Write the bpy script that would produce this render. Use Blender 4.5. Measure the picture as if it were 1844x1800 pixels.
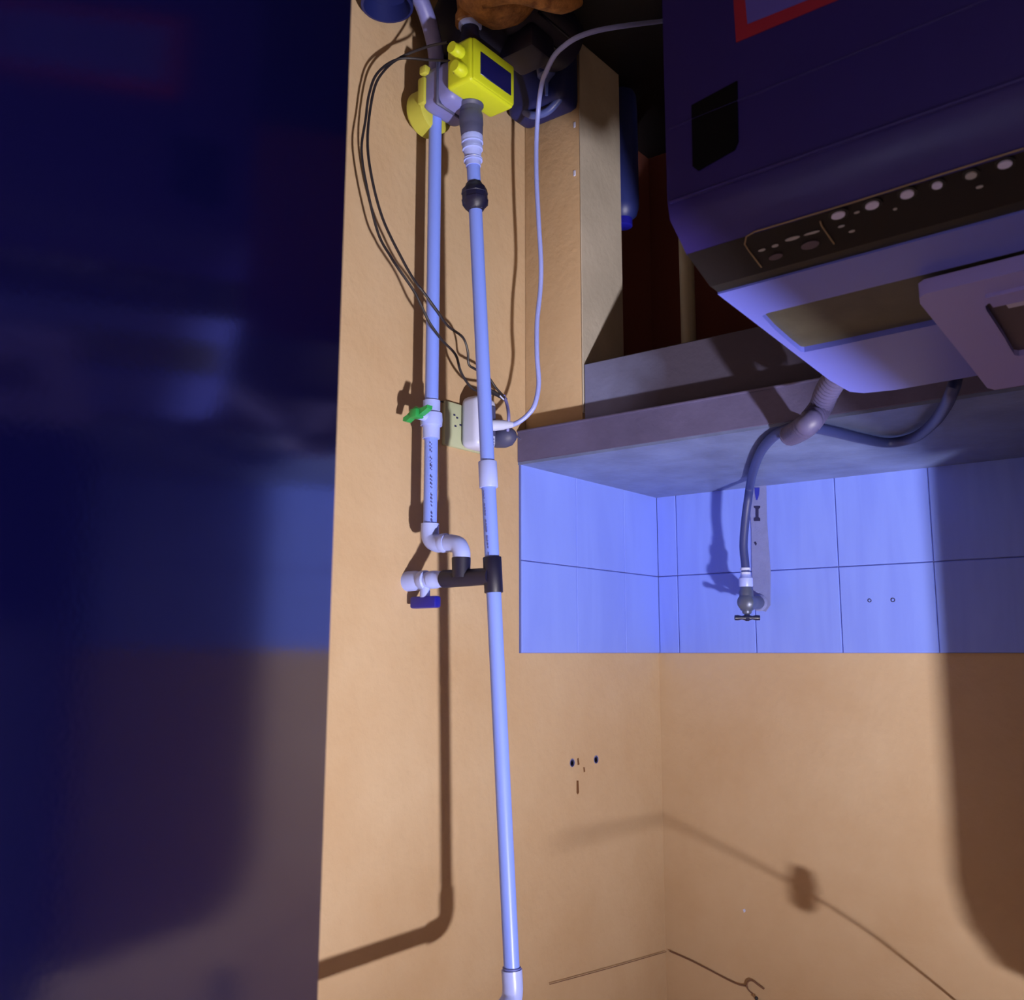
import bpy, bmesh, math, random
from mathutils import Vector, Matrix
random.seed(7)
S = bpy.context.scene
for o in list(bpy.data.objects): bpy.data.objects.remove(o)
COL = S.collection

# ------------------------------------------------------------------ camera
H = 1.38                                   # eye height above the floor
FPX = 1764.0                               # focal length in pixels of the 1844 x 1800 frame
PITCH = math.radians(8.887)
AZ = math.radians(51.76)                   # horizontal heading, from +x towards +y
CAM = Vector((-1.304, -2.276, H))
FH = Vector((math.cos(AZ), math.sin(AZ), 0))
RT = Vector((math.sin(AZ), -math.cos(AZ), 0))
FW = FH*math.cos(PITCH) - Vector((0, 0, 1))*math.sin(PITCH)
UP = FH*math.sin(PITCH) + Vector((0, 0, 1))*math.cos(PITCH)
cd = bpy.data.cameras.new('camera'); cam = bpy.data.objects.new('camera', cd); COL.objects.link(cam)
cd.sensor_fit = 'HORIZONTAL'; cd.sensor_width = 36.0; cd.lens = 36.0*FPX/1844.0
cd.clip_start = 0.02
cd.dof.use_dof = True; cd.dof.focus_distance = 2.0; cd.dof.aperture_fstop = cd.lens/3.2
# the photograph was taken with the phone upside down: the camera is rolled half a turn
m = Matrix((-RT, -UP, -FW)).transposed().to_4x4(); m.translation = CAM
cam.matrix_world = m
S.camera = cam

# ------------------------------------------------------------------ world, exposure
wd = bpy.data.worlds.new('world'); S.world = wd; wd.use_nodes = True
wd.node_tree.nodes['Background'].inputs[0].default_value = (0.02, 0.02, 0.04, 1)
wd.node_tree.nodes['Background'].inputs[1].default_value = 0.3
S.view_settings.view_transform = 'Standard'; S.view_settings.look = 'None'
S.view_settings.gamma = 1.0; S.view_settings.use_curve_mapping = False
S.view_settings.exposure = 0.0
LAMP = Vector((-2.05, -1.75, 1.03 + H)); LAMP_R = 0.05; LAMP_E = 3700.0

# ------------------------------------------------------------------ geometry helpers
def ray(x, y):
    return FW*FPX + RT*(922 - x) + UP*(y - 900)
def at(x, y, ax, val):
    """world point on an axis plane (0: x, 1: y, 2: z above eye level) seen at a pixel of the photograph"""
    d = ray(x, y)
    if ax == 2: val = val + H
    t = (val - CAM[ax])/d[ax]
    return CAM + d*t
def on_plane(x, y, O, n):
    d = ray(x, y)
    return CAM + d*((O - CAM).dot(n)/d.dot(n))
def P(x, y, z): return Vector((x, y, z + H))

def lin(c):
    c /= 255.0
    return c/12.92 if c <= 0.04045 else ((c + 0.055)/1.055)**2.4
def rgb(r, g, b): return (lin(r), lin(g), lin(b), 1.0)

def mat(name, col, rough=0.6, metal=0.0, spec=0.5, vary=0.0, scale=20.0, col2=None, bump=0.0, bscale=200.0, coat=0.0, emit=None, trans=0.0, ior=1.5):
    mt = bpy.data.materials.new(name); mt.use_nodes = True
    nt = mt.node_tree; b = nt.nodes['Principled BSDF']
    b.inputs['Base Color'].default_value = col
    b.inputs['Roughness'].default_value = rough; b.inputs['Metallic'].default_value = metal
    b.inputs['Specular IOR Level'].default_value = spec
    b.inputs['Coat Weight'].default_value = coat; b.inputs['Coat Roughness'].default_value = 0.15
    b.inputs['Transmission Weight'].default_value = trans; b.inputs['IOR'].default_value = ior
    g = nt.nodes.new('ShaderNodeNewGeometry')
    if vary > 0 or col2:
        n = nt.nodes.new('ShaderNodeTexNoise'); n.inputs['Scale'].default_value = scale; n.inputs['Detail'].default_value = 6
        n.inputs['Roughness'].default_value = 0.6
        nt.links.new(g.outputs['Position'], n.inputs['Vector'])
        r = nt.nodes.new('ShaderNodeValToRGB'); r.color_ramp.elements[0].position = 0.3; r.color_ramp.elements[1].position = 0.7
        c2 = col2 or tuple(col[i]*(1 - vary) for i in range(3)) + (1,)
        r.color_ramp.elements[0].color = c2; r.color_ramp.elements[1].color = col
        nt.links.new(n.outputs['Fac'], r.inputs['Fac']); nt.links.new(r.outputs['Color'], b.inputs['Base Color'])
    if bump > 0:
        n2 = nt.nodes.new('ShaderNodeTexNoise'); n2.inputs['Scale'].default_value = bscale; n2.inputs['Detail'].default_value = 4
        nt.links.new(g.outputs['Position'], n2.inputs['Vector'])
        bp = nt.nodes.new('ShaderNodeBump'); bp.inputs['Strength'].default_value = bump; bp.inputs['Distance'].default_value = 0.003
        nt.links.new(n2.outputs['Fac'], bp.inputs['Height']); nt.links.new(bp.outputs['Normal'], b.inputs['Normal'])
    if emit:
        b.inputs['Emission Color'].default_value = emit[0]; b.inputs['Emission Strength'].default_value = emit[1]
    return mt

M = {}
M['wall'] = mat('wall_paint', (0.505, 0.375, 0.252, 1), 0.75, spec=0.25, col2=(0.44, 0.298, 0.178, 1), scale=2.6, bump=0.5, bscale=55)
M['ceiling'] = mat('ceiling_paint', (0.72, 0.62, 0.56, 1), 0.9, vary=0.1)
M['floor'] = mat('dark_floor', (0.008, 0.007, 0.012, 1), 0.6, vary=0.4, scale=6, bump=0.2)
M['pvc'] = mat('pale_blue_pvc', (0.19, 0.29, 0.95, 1), 0.35, spec=0.5)
M['pvcw'] = mat('white_pvc', (0.33, 0.41, 0.92, 1), 0.35)
M['print'] = mat('print_ink', (0.09, 0.12, 0.45, 1), 0.6)
M['black'] = mat('black_plastic', (0.006, 0.006, 0.036, 1), 0.5, vary=0.3)
M['cable'] = mat('black_cable', (0.015, 0.013, 0.02, 1), 0.5)
M['wcable'] = mat('white_cable', (0.3, 0.36, 0.9, 1), 0.4)
M['green'] = mat('green_plastic', (0.02, 0.28, 0.07, 1), 0.4)
M['bluecap'] = mat('blue_plastic', (0.01, 0.01, 0.3, 1), 0.4)
M['yellow'] = mat('yellow_plastic', (0.52, 0.6, 0.02, 1), 0.4, spec=0.4)
M['yellowd'] = mat('dull_yellow_plastic', (0.42, 0.42, 0.06, 1), 0.55)
M['screen'] = mat('dark_screen', (0.008, 0.008, 0.09, 1), 0.3)
M['greyb'] = mat('grey_blue_plastic', (0.17, 0.18, 0.5, 1), 0.45)
M['greyd'] = mat('dark_grey_plastic', (0.05, 0.055, 0.14, 1), 0.55)
M['rust'] = mat('rusty_iron', (0.6, 0.3, 0.1, 1), 0.6, col2=(0.14, 0.05, 0.02, 1), scale=40, bump=0.5)
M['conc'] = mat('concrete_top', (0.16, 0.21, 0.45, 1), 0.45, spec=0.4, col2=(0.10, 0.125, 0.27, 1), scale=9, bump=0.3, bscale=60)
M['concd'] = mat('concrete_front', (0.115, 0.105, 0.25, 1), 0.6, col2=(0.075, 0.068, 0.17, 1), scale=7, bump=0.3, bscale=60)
M['beam'] = None                                # built below: concrete with shade painted in, lighter at the pier end
M['grout'] = mat('tile_grout', (0.1, 0.13, 0.42, 1), 0.8)
M['cement'] = mat('cement_filling', (0.2, 0.23, 0.52, 1), 0.8, vary=0.15, scale=30, bump=0.3)
M['mark'] = mat('dark_mark', (0.015, 0.015, 0.08, 1), 0.7)
M['markb'] = mat('blue_mark', (0.02, 0.03, 0.4, 1), 0.6)
M['rustmark'] = mat('rust_mark', (0.12, 0.045, 0.012, 1), 0.8)
M['white'] = mat('white_plastic', (0.5, 0.55, 0.85, 1), 0.4)
M['plate'] = mat('pale_green_plate', (0.38, 0.42, 0.29, 1), 0.4)
M['metal'] = mat('worn_brass', (0.10, 0.12, 0.22, 1), 0.4, metal=0.4)
M['tapbar'] = mat('dark_handle', (0.01, 0.012, 0.06, 1), 0.4)
M['hose'] = mat('blue_grey_hose', (0.03, 0.042, 0.19, 1), 0.5)
M['drain'] = mat('grey_corrugated', (0.075, 0.07, 0.19, 1), 0.5)
M['purple'] = mat('purple_panel', (0.018, 0.012, 0.135, 1), 0.4, spec=0.3, coat=0.05)
M['panel'] = mat('black_panel', (0.006, 0.005, 0.008, 1), 0.45, spec=0.25)
M['seal'] = mat('black_seal', (0.003, 0.003, 0.006, 1), 0.6)
M['deck'] = mat('lavender_deck', (0.10, 0.125, 0.58, 1), 0.3, spec=0.35)
M['tray'] = mat('dusty_olive', (0.075, 0.07, 0.055, 1), 0.6, vary=0.35, scale=25)
M['lid'] = mat('lavender_lid', (0.24, 0.225, 0.68, 1), 0.4)
M['pocket'] = mat('dark_pocket', (0.06, 0.045, 0.08, 1), 0.5)
M['amber'] = mat('amber_line', (0.2, 0.15, 0.1, 1), 0.5)
M['button'] = mat('silver_button', (0.4, 0.4, 0.65, 1), 0.3)
M['legend'] = mat('silver_legend', (0.25, 0.25, 0.3, 1), 0.5)
M['red'] = mat('red_frame', (0.22, 0.006, 0.03, 1), 0.5)
M['stick'] = mat('sticker_field', (0.07, 0.06, 0.4, 1), 0.5)
M['hole'] = mat('front_inset', (0.001, 0.001, 0.003, 1), 0.9, spec=0.1)
M['door'] = mat('navy_gloss', (0.001, 0.001, 0.015, 1), 0.10, spec=0.5, ior=2.4, bump=0.012, bscale=300)
M['edge'] = mat('edge_reflection_paint', (0.06, 0.06, 0.14, 1), 0.4)
M['render'] = mat('grey_render', (0.42, 0.375, 0.33, 1), 0.8, col2=(0.33, 0.295, 0.255, 1), scale=7, bump=0.4, bscale=60)
M['shade'] = mat('enamel_shade', (0.7, 0.7, 0.7, 1), 0.6)
M['door'].node_tree.nodes['Principled BSDF'].inputs['Specular Tint'].default_value = (0.7, 0.78, 1.0, 1)
M['cord'] = mat('brown_cord', (0.16, 0.08, 0.05, 1), 0.8)
M['can'] = mat('blue_can', (0.015, 0.025, 0.16, 1), 0.45)
M['navybag'] = mat('navy_plastic', (0.007, 0.012, 0.10, 1), 0.5)
M['funnel'] = mat('mid_blue_plastic', (0.07, 0.10, 0.36, 1), 0.4)
M['cavity_shade'] = mat('cavity_shade_paint', (0.16, 0.045, 0.035, 1), 0.9)
M['post'] = mat('yellowed_pvc', (0.25, 0.22, 0.17, 1), 0.5)
M['fridge_blocker'] = mat('blocker_paint', (0.03, 0.03, 0.05, 1), 0.4)
M['carton_blocker'] = mat('blocker_board', (0.2, 0.12, 0.06, 1), 0.85)
M['cupboard_blocker'] = mat('blocker_lacquer', (0.006, 0.005, 0.012, 1), 0.9, spec=0.1)
M['bulb'] = mat('lit_bulb', (1, 1, 1, 1), 0.5, emit=((1.0, 0.93, 0.93, 1), LAMP_E))

def tile_material():
    mt = mat('blue_white_tile', (0.215, 0.29, 0.92, 1), 0.28, spec=0.45)
    nt = mt.node_tree; b = nt.nodes['Principled BSDF']; g = nt.nodes.new('ShaderNodeNewGeometry')
    mp = nt.nodes.new('ShaderNodeMapping'); mp.inputs['Rotation'].default_value = (0, math.radians(-35), 0)  # diagonal noise in the tile colour: faint veins plus suggested light streaks
    mp.inputs['Scale'].default_value = (26, 10, 2.4)
    n = nt.nodes.new('ShaderNodeTexNoise'); n.inputs['Scale'].default_value = 1.0; n.inputs['Detail'].default_value = 4
    n.inputs['Distortion'].default_value = 0.6
    r = nt.nodes.new('ShaderNodeValToRGB')
    r.color_ramp.elements[0].position = 0.35; r.color_ramp.elements[0].color = (0.19, 0.275, 0.9, 1)
    r.color_ramp.elements[1].position = 0.62; r.color_ramp.elements[1].color = (0.21, 0.305, 0.94, 1)
    nt.links.new(g.outputs['Position'], mp.inputs['Vector']); nt.links.new(mp.outputs['Vector'], n.inputs['Vector'])
    nt.links.new(n.outputs['Fac'], r.inputs['Fac']); nt.links.new(r.outputs['Color'], b.inputs['Base Color'])
    return mt
M['tile'] = tile_material()
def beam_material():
    mt = mat('shaded_concrete', (0.1, 0.1, 0.2, 1), 0.8, bump=0.3, bscale=60)
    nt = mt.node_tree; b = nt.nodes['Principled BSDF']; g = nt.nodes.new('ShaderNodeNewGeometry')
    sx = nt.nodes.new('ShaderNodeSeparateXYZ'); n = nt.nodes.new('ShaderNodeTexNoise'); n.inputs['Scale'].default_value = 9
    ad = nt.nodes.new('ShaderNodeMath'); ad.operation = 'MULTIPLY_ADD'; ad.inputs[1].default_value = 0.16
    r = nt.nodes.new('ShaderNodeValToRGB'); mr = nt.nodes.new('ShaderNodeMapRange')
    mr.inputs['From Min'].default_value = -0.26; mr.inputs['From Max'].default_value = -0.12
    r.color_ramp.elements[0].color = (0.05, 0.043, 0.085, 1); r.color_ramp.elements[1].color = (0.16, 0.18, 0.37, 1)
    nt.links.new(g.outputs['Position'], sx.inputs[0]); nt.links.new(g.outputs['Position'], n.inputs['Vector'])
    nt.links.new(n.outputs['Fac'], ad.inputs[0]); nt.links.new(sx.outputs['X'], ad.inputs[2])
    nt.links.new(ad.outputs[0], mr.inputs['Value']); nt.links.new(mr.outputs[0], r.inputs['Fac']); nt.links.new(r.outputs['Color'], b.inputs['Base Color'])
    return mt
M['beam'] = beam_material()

# ------------------------------------------------------------------ object helpers
def tag(o, label=None, cat=None, group=None, kind=None):
    if label: o['label'] = label
    if cat: o['category'] = cat
    if group: o['group'] = group
    if kind: o['kind'] = kind
    return o
def thing(name, label, cat, loc, group=None):
    o = bpy.data.objects.new(name, None); o.empty_display_size = 0.05; o.location = loc; COL.objects.link(o)
    return tag(o, label, cat, group)
def root_loc(o):
    v = Vector((0, 0, 0))
    while o: v = v + o.location; o = o.parent
    return v
def put(name, bm, mt, parent=None, smooth=True, origin=None, label=None, angle=40):
    """link a bmesh (world coordinates) as one mesh object, relative to its parent"""
    bmesh.ops.recalc_face_normals(bm, faces=bm.faces)
    off = root_loc(parent) if parent else (origin or Vector((0, 0, 0)))
    bmesh.ops.translate(bm, vec=-off, verts=bm.verts)
    if smooth:
        for f in bm.faces: f.smooth = True
        lim = math.radians(angle)
        for e in bm.edges:
            if len(e.link_faces) == 2 and e.calc_face_angle(0) > lim: e.smooth = False
    me = bpy.data.meshes.new(name); bm.to_mesh(me); bm.free()
    me.materials.append(mt)
    o = bpy.data.objects.new(name, me); COL.objects.link(o)
    if parent: o.parent = parent
    elif origin: o.location = origin
    if label: o['label'] = label
    return o
def box(bm, lo, hi, bev=0.0, seg=2):
    r = bmesh.ops.create_cube(bm, size=1.0); vs = r['verts']
    lo, hi = Vector(lo), Vector(hi)
    for v in vs:
        v.co = Vector([(lo[i] + hi[i])/2 + v.co[i]*(hi[i] - lo[i]) for i in range(3)])
    if bev > 0:
        es = list({e for v in vs for e in v.link_edges})
        bmesh.ops.bevel(bm, geom=es, offset=bev, segments=seg, affect='EDGES', profile=0.5)
    return bm
def nb(): return bmesh.new()
def smooth_path(pts, n=8):
    pts = [Vector(p) for p in pts]; out = []
    if len(pts) < 3: return pts
    q = [pts[0]*2 - pts[1]] + pts + [pts[-1]*2 - pts[-2]]
    for i in range(1, len(q) - 2):
        a, b, c, d = q[i-1], q[i], q[i+1], q[i+2]
        for k in range(n):
            t = k/n
            out.append(0.5*((2*b) + (c - a)*t + (2*a - 5*b + 4*c - d)*t*t + (3*b - a - 3*c + d)*t**3))
    out.append(pts[-1]); return out
def tube(bm, pts, r, seg=12, caps=True):
    """sweep a circle along a polyline; r is a number or a list"""
    pts = [Vector(p) for p in pts]; n = len(pts)
    rs = r if isinstance(r, (list, tuple)) else [r]*n
    tan = []
    for i in range(n):
        t = (pts[min(i+1, n-1)] - pts[max(i-1, 0)])
        if t.length < 1e-9: t = Vector((0, 0, 1))
        tan.append(t.normalized())
    ref = Vector((0, 0, 1)) if abs(tan[0].z) < 0.9 else Vector((1, 0, 0))
    u = tan[0].cross(ref).normalized(); rings = []
    for i in range(n):
        u = (u - tan[i]*u.dot(tan[i])).normalized(); w = tan[i].cross(u)
        rings.append([bm.verts.new(pts[i] + (u*math.cos(2*math.pi*k/seg) + w*math.sin(2*math.pi*k/seg))*rs[i]) for k in range(seg)])
    for i in range(n - 1):
        for k in range(seg):
            bm.faces.new((rings[i][k], rings[i][(k+1) % seg], rings[i+1][(k+1) % seg], rings[i+1][k]))
    if caps:
        bm.faces.new(rings[0][::-1]); bm.faces.new(rings[-1])
    return bm
def lathe(bm, a, b, prof, seg=20):
    """profile [(t along a-b in metres, radius)]"""
    a, b = Vector(a), Vector(b); d = (b - a).normalized()
    ref = Vector((0, 0, 1)) if abs(d.z) < 0.9 else Vector((1, 0, 0))
    u = d.cross(ref).normalized(); w = d.cross(u); rings = []
    for t, r in prof:
        c = a + d*t
        rings.append([bm.verts.new(c + (u*math.cos(2*math.pi*k/seg) + w*math.sin(2*math.pi*k/seg))*max(r, 1e-4)) for k in range(seg)])
    for i in range(len(rings) - 1):
        for k in range(seg):
            bm.faces.new((rings[i][k], rings[i][(k+1) % seg], rings[i+1][(k+1) % seg], rings[i+1][k]))
    bm.faces.new(rings[0][::-1]); bm.faces.new(rings[-1])
    return bm
def lathe_shell(bm, c, prof, seg=32):
    """closed ring of revolution about a vertical axis; profile [(z, r)]"""
    rings = [[bm.verts.new(c + Vector((math.cos(2*math.pi*k/seg)*r, math.sin(2*math.pi*k/seg)*r, z))) for k in range(seg)] for z, r in prof]
    for i in range(len(rings)):
        a, b = rings[i], rings[(i + 1) % len(rings)]
        for k in range(seg): bm.faces.new((a[k], a[(k+1) % seg], b[(k+1) % seg], b[k]))
    return bm
def prism(bm, poly, vec):
    """extrude a 3-D polygon by a vector"""
    vec = Vector(vec)
    a = [bm.verts.new(Vector(p)) for p in poly]; b = [bm.verts.new(Vector(p) + vec) for p in poly]
    n = len(a)
    bm.faces.new(a[::-1]); bm.faces.new(b)
    for i in range(n): bm.faces.new((a[i], a[(i+1) % n], b[(i+1) % n], b[i]))
    return bm
def bevel_all(bm, off, seg=2, ang=30):
    es = [e for e in bm.edges if len(e.link_faces) == 2 and e.calc_face_angle(0) > math.radians(ang)]
    bmesh.ops.bevel(bm, geom=es, offset=off, segments=seg, affect='EDGES', profile=0.5, clamp_overlap=True)
    return bm

# ================================================================== the room
CEIL = 1.36                                  # above eye level
X0, Y0 = -3.3, -3.3
wall_back = put('wall_back', box(nb(), P(X0, 0, -H), P(0.12, 0.12, CEIL)), M['wall'], smooth=False)
wall_left = put('wall_left', box(nb(), P(X0 - 0.12, Y0, -H), P(X0, 0.12, CEIL)), M['wall'], smooth=False)
wall_right = put('wall_right', box(nb(), P(0, Y0, -H), P(0.12, 0, CEIL)), M['wall'], smooth=False)
wall_front = put('wall_front', box(nb(), P(X0, Y0 - 0.12, -H), P(0.12, Y0, CEIL)), M['wall'], smooth=False)
floor = put('floor', box(nb(), P(X0 - .12, Y0 - .12, -H - 0.1), P(0.12, 0.12, -H)), M['floor'], smooth=False)
ceiling = put('ceiling', box(nb(), P(X0 - .12, Y0 - .12, CEIL), P(0.12, 0.12, CEIL + 0.1)), M['ceiling'], smooth=False)
for o in (wall_back, wall_right, wall_left, wall_front, floor, ceiling): o['kind'] = 'structure'

# ---- wall tiles: two courses above the counter, each tile its own piece on a grout bed
CT = -0.41                                   # counter top, relative to the eye
rows = [(-0.2, 0.0), (CT - 0.004, -0.2)]
colsA = [0.0, 0.173, 0.385, 0.597]
colsB = [0.0, 0.064] + [0.064 + 0.2118*k for k in range(1, 13)]
J = 0.0012
put('tile_grout', box(nb(), P(-0.0045, -0.597, CT - .004), P(0.0, 0, 0)), M['grout'], wall_right, smooth=False)
put('tile_grout', box(nb(), P(-colsB[-1], -0.0045, CT - .004), P(-0.0045, 0, 0)), M['grout'], wall_back, smooth=False)
for z0, z1 in rows:
    for a, b in zip(colsA[:-1], colsA[1:]):
        put('wall_tile', box(nb(), P(-0.0075, -b + J, z0 + J), P(-0.0002, -a - (J if a else .0075), z1 - J), 0.0012, 1), M['tile'], wall_right, smooth=False)
    for a, b in zip(colsB[:-1], colsB[1:]):
        put('wall_tile', box(nb(), P(-b + J, -0.0075, z0 + J), P(-a - (J if a else .0075), -0.0002, z1 - J), 0.0012, 1), M['tile'], wall_back, smooth=False)

# ---- cement-filled chase below the tap, with its marks
bm = nb()
cx = -0.297
poly = [(cx - .022, -.0075, CT), (cx + .024, -.0075, CT), (cx + .021, -.0075, -.3), (cx + .024, -.0075, -.2), (cx + .022, -.0075, -.13), (cx + .012, -.0075, -.105),
        (cx - .008, -.0075, -.1), (cx - .02, -.0075, -.115), (cx - .024, -.0075, -.2), (cx - .02, -.0075, -.32)]
prism(bm, [P(*p) for p in poly], (0, -0.0035, 0)); bevel_all(bm, 0.001, 1)
put('cement_filling', bm, M['cement'], wall_back)
def flat_mark(name, pix, mt, ax, val, parent, th=0.0012):
    pts = [at(x, y, ax, val) for x, y in pix]
    v = [0, 0, 0]; v[ax] = -th
    return put(name, prism(nb(), pts, v), mt, parent, smooth=False)
flat_mark('dark_mark', [(1358, 911), (1369, 911), (1369, 914), (1366, 916), (1366, 931), (1369, 933), (1369, 938), (1358, 938), (1358, 933), (1361, 931), (1361, 916), (1358, 914)], M['mark'], 1, -0.0112, wall_back)
flat_mark('blue_mark', [(1359, 878), (1368, 878), (1367, 890), (1364, 900), (1362, 900), (1360, 890)], M['markb'], 1, -0.0112, wall_back)
flat_mark('dark_mark', [(1358, 977), (1361, 975), (1363, 979), (1361, 982)], M['mark'], 1, -0.0112, wall_back)
# screw holes: two in the tiles, two plugged ones in the painted wall
def hole(x, y, ax, val, r, mt, parent, name='screw_hole'):
    c = at(x, y, ax, val); d = Vector((0, 0, 0)); d[ax] = -1
    bm = nb(); lathe(bm, c, c + d, [(0, r), (0.0015, r), (0.0015, r*0.75), (-0.0, r*0.6)], 10)
    return put(name, bm, mt, parent)
hole(1566, 1081, 1, -0.0072, 0.0045, M['mark'], wall_back); hole(1608, 1080, 1, -0.0072, 0.005, M['mark'], wall_back)
for x, y in ((1030, 1373), (1073, 1367)):
    hole(x, y, 0, 0.0005, 0.0095, M['cement'], wall_right, 'wall_plug'); hole(x, y + .6, 0, -0.0002, 0.0080, M['mark'], wall_right)
flat_mark('rust_mark', [(1039, 1366), (1041, 1364), (1043, 1376), (1040, 1377)], M['rustmark'], 0, 0.0004, wall_right)
flat_mark('rust_mark', [(1050, 1381), (1052, 1381), (1053, 1389), (1051, 1390)], M['rustmark'], 0, 0.0004, wall_right)
flat_mark('rust_mark', [(1038, 1405), (1041, 1405), (1042, 1426), (1040, 1430), (1038, 1427)], M['rustmark'], 0, 0.0004, wall_right)
flat_mark('plaster_chip', [(1338, 1637), (1342, 1636), (1343, 1640), (1340, 1643)], M['white'], 1, 0.0004, wall_back)

# ---- dark glossy door leaf in the right foreground
E0 = CAM + RT*0.129 + FH*0.70                # its far vertical edge
dv = (RT*math.sin(math.radians(-10.2)) + FH*math.cos(math.radians(-10.2)))   # along the leaf, away from the camera
dn = dv.cross(Vector((0, 0, 1)))             # to the right
door = thing('door_1', None, None, Vector((E0.x, E0.y, 0)), None); tag(door, kind='structure')
bm = nb()
tilt = -0.006
def dp(s, t, z):
    return Vector((E0.x, E0.y, 0)) - dv*s + dn*(t - tilt*(z - H)) + Vector((0, 0, z))
prism(bm, [dp(0, 0, 0.012), dp(0.86, 0, 0.012), dp(0.86, 0, 2.05), dp(0, 0, 2.05)], dn*0.036)
bevel_all(bm, 0.006, 3)
put('door_leaf', bm, M['door'], door)
bm = nb(); prism(bm, [dp(.001, .001, H + .02), dp(-.012, .004, 0.012), dp(.0, .004, 0.012)], dn*0.004)  # thin wedge coloured to imitate a reflection on the leaf's edge
put('edge_reflection', bm, M['edge'], door, label='pale strip painted as a reflection along the lower part of the leaf edge')

# ================================================================== counter
counter = thing('concrete_counter', 'grey-blue concrete counter slab built across the tiled corner', 'counter', P(-1.3, -0.3, -H))
CL = -2.60
bm = nb()
poly = [P(0, 0, CT), P(0, -0.6, CT), P(0, -0.6, CT - 0.073), P(0, 0, CT - 0.073)]
prism(bm, poly, (CL, 0, 0)); bevel_all(bm, 0.004, 2)
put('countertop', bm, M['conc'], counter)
bm = nb(); box(bm, P(CL, -0.6025, CT - 0.0735), P(-0.0005, -0.599, CT - 0.006), 0.001, 1)
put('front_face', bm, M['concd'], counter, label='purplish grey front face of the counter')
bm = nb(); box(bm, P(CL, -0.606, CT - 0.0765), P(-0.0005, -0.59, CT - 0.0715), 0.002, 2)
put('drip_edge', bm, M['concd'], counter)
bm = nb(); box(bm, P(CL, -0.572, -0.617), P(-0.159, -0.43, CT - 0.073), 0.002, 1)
put('beam', bm, M['beam'], counter, label='beam under the counter front with painted shade, lighter at the pier end')
bm = nb(); box(bm, P(-0.155, -0.574, -H), P(0, -0.405, CT - 0.073), 0.004, 2)
put('pier', bm, M['wall'], counter, label='ochre painted pier carrying the right end of the counter')
put('pier_side', box(nb(), P(-0.158, -0.574, -H), P(-0.1545, -0.405, CT - 0.1), .001, 1), M['render'], counter, label='greyish rendered side of the pier')
for y in (225, 312):
    c = at(1034, y, 1, -0.574)
    put('paint_chip', box(nb(), c - Vector((.004, .0015, .007)), c + Vector((.002, .001, .007)), 0.001, 1), M['white'], counter)

put('cavity_shade_panel', box(nb(), P(CL, -.006, -H), P(0, 0, CT - .074)), M['cavity_shade'], wall_back, smooth=False)  # dark maroon panels: shade under the counter painted as wall colour
put('cavity_shade_panel', box(nb(), P(-.006, -.405, -H), P(0, -.006, CT - .074)), M['cavity_shade'], wall_right, smooth=False)

# ================================================================== fixed pipe on the wall
PX, PY = -0.062, -0.947
wp = thing('water_pipe', 'pale upright plastic pipe beside the right wall, with a green-handled valve', 'pipe', P(PX, PY, -1.2))
R = 0.0128
def seg(name, a, b, r, mt, parent, s=16): return put(name, lathe(nb(), a, b, [(0, r), ((Vector(b) - Vector(a)).length, r)], s), mt, parent)
zv0, zv1 = at(778, 722, 0, PX).z - H, at(778, 790, 0, PX).z - H
ze = at(778, 945, 0, PX).z - H
seg('pipe', P(PX, PY, -1.16), P(PX, PY, zv0 + .004), R, M['pvc'], wp)
seg('pipe', P(PX, PY, zv1 - .004), P(PX, PY, ze + .004), R, M['pvc'], wp)
# foot bend running out along the floor
put('elbow', tube(nb(), smooth_path([P(PX, PY, -1.13), P(PX, PY, -1.19), P(PX - .008, PY - .03, -1.24), P(PX - .02, PY - .08, -1.275), P(PX - .03, PY - .17, -1.30)], 6), 0.016, 14), M['greyb'], wp)
seg('pipe', P(PX - .03, PY - .165, -1.30), P(PX - .06, PY - .5, -1.345), R, M['pvc'], wp)
zb = (zv0 + zv1)/2
bm = nb(); L_ = zv1 - zv0
lathe(bm, P(PX, PY, zv0), P(PX, PY, zv1), [(0, .0165), (.022, .0165), (.026, .0175), (L_/2 - .012, .0205), (L_/2, .0215), (L_/2 + .012, .0205), (L_ - .026, .0175), (L_ - .022, .0165), (L_, .0165)], 18)
valve = put('ball_valve', bm, M['pvcw'], wp)
seg('valve_stem', P(PX, PY - .015, zb - .004), P(PX, PY - .034, zb - .004), 0.010, M['pvcw'], valve)
bm = nb()
hz = zb - .004
poly = [(-.034, -.010), (-.026, -.012), (-.010, -.004), (0, -.006), (.010, -.004), (.024, .002), (.031, .006), (.032, .012), (.022, .010), (.010, .008), (0, .014), (-.010, .009), (-.024, .0), (-.033, -.003)]
prism(bm, [P(PX - a*0.95, PY - .030, hz - b) for a, b in poly], (0, -.014, 0)); bevel_all(bm, .0025, 2)
box(bm, P(PX - .009, PY - .052, hz - .009), P(PX + .009, PY - .028, hz + .009), .004, 2)
put('valve_handle', bm, M['green'], valve, label='green butterfly handle')
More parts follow.
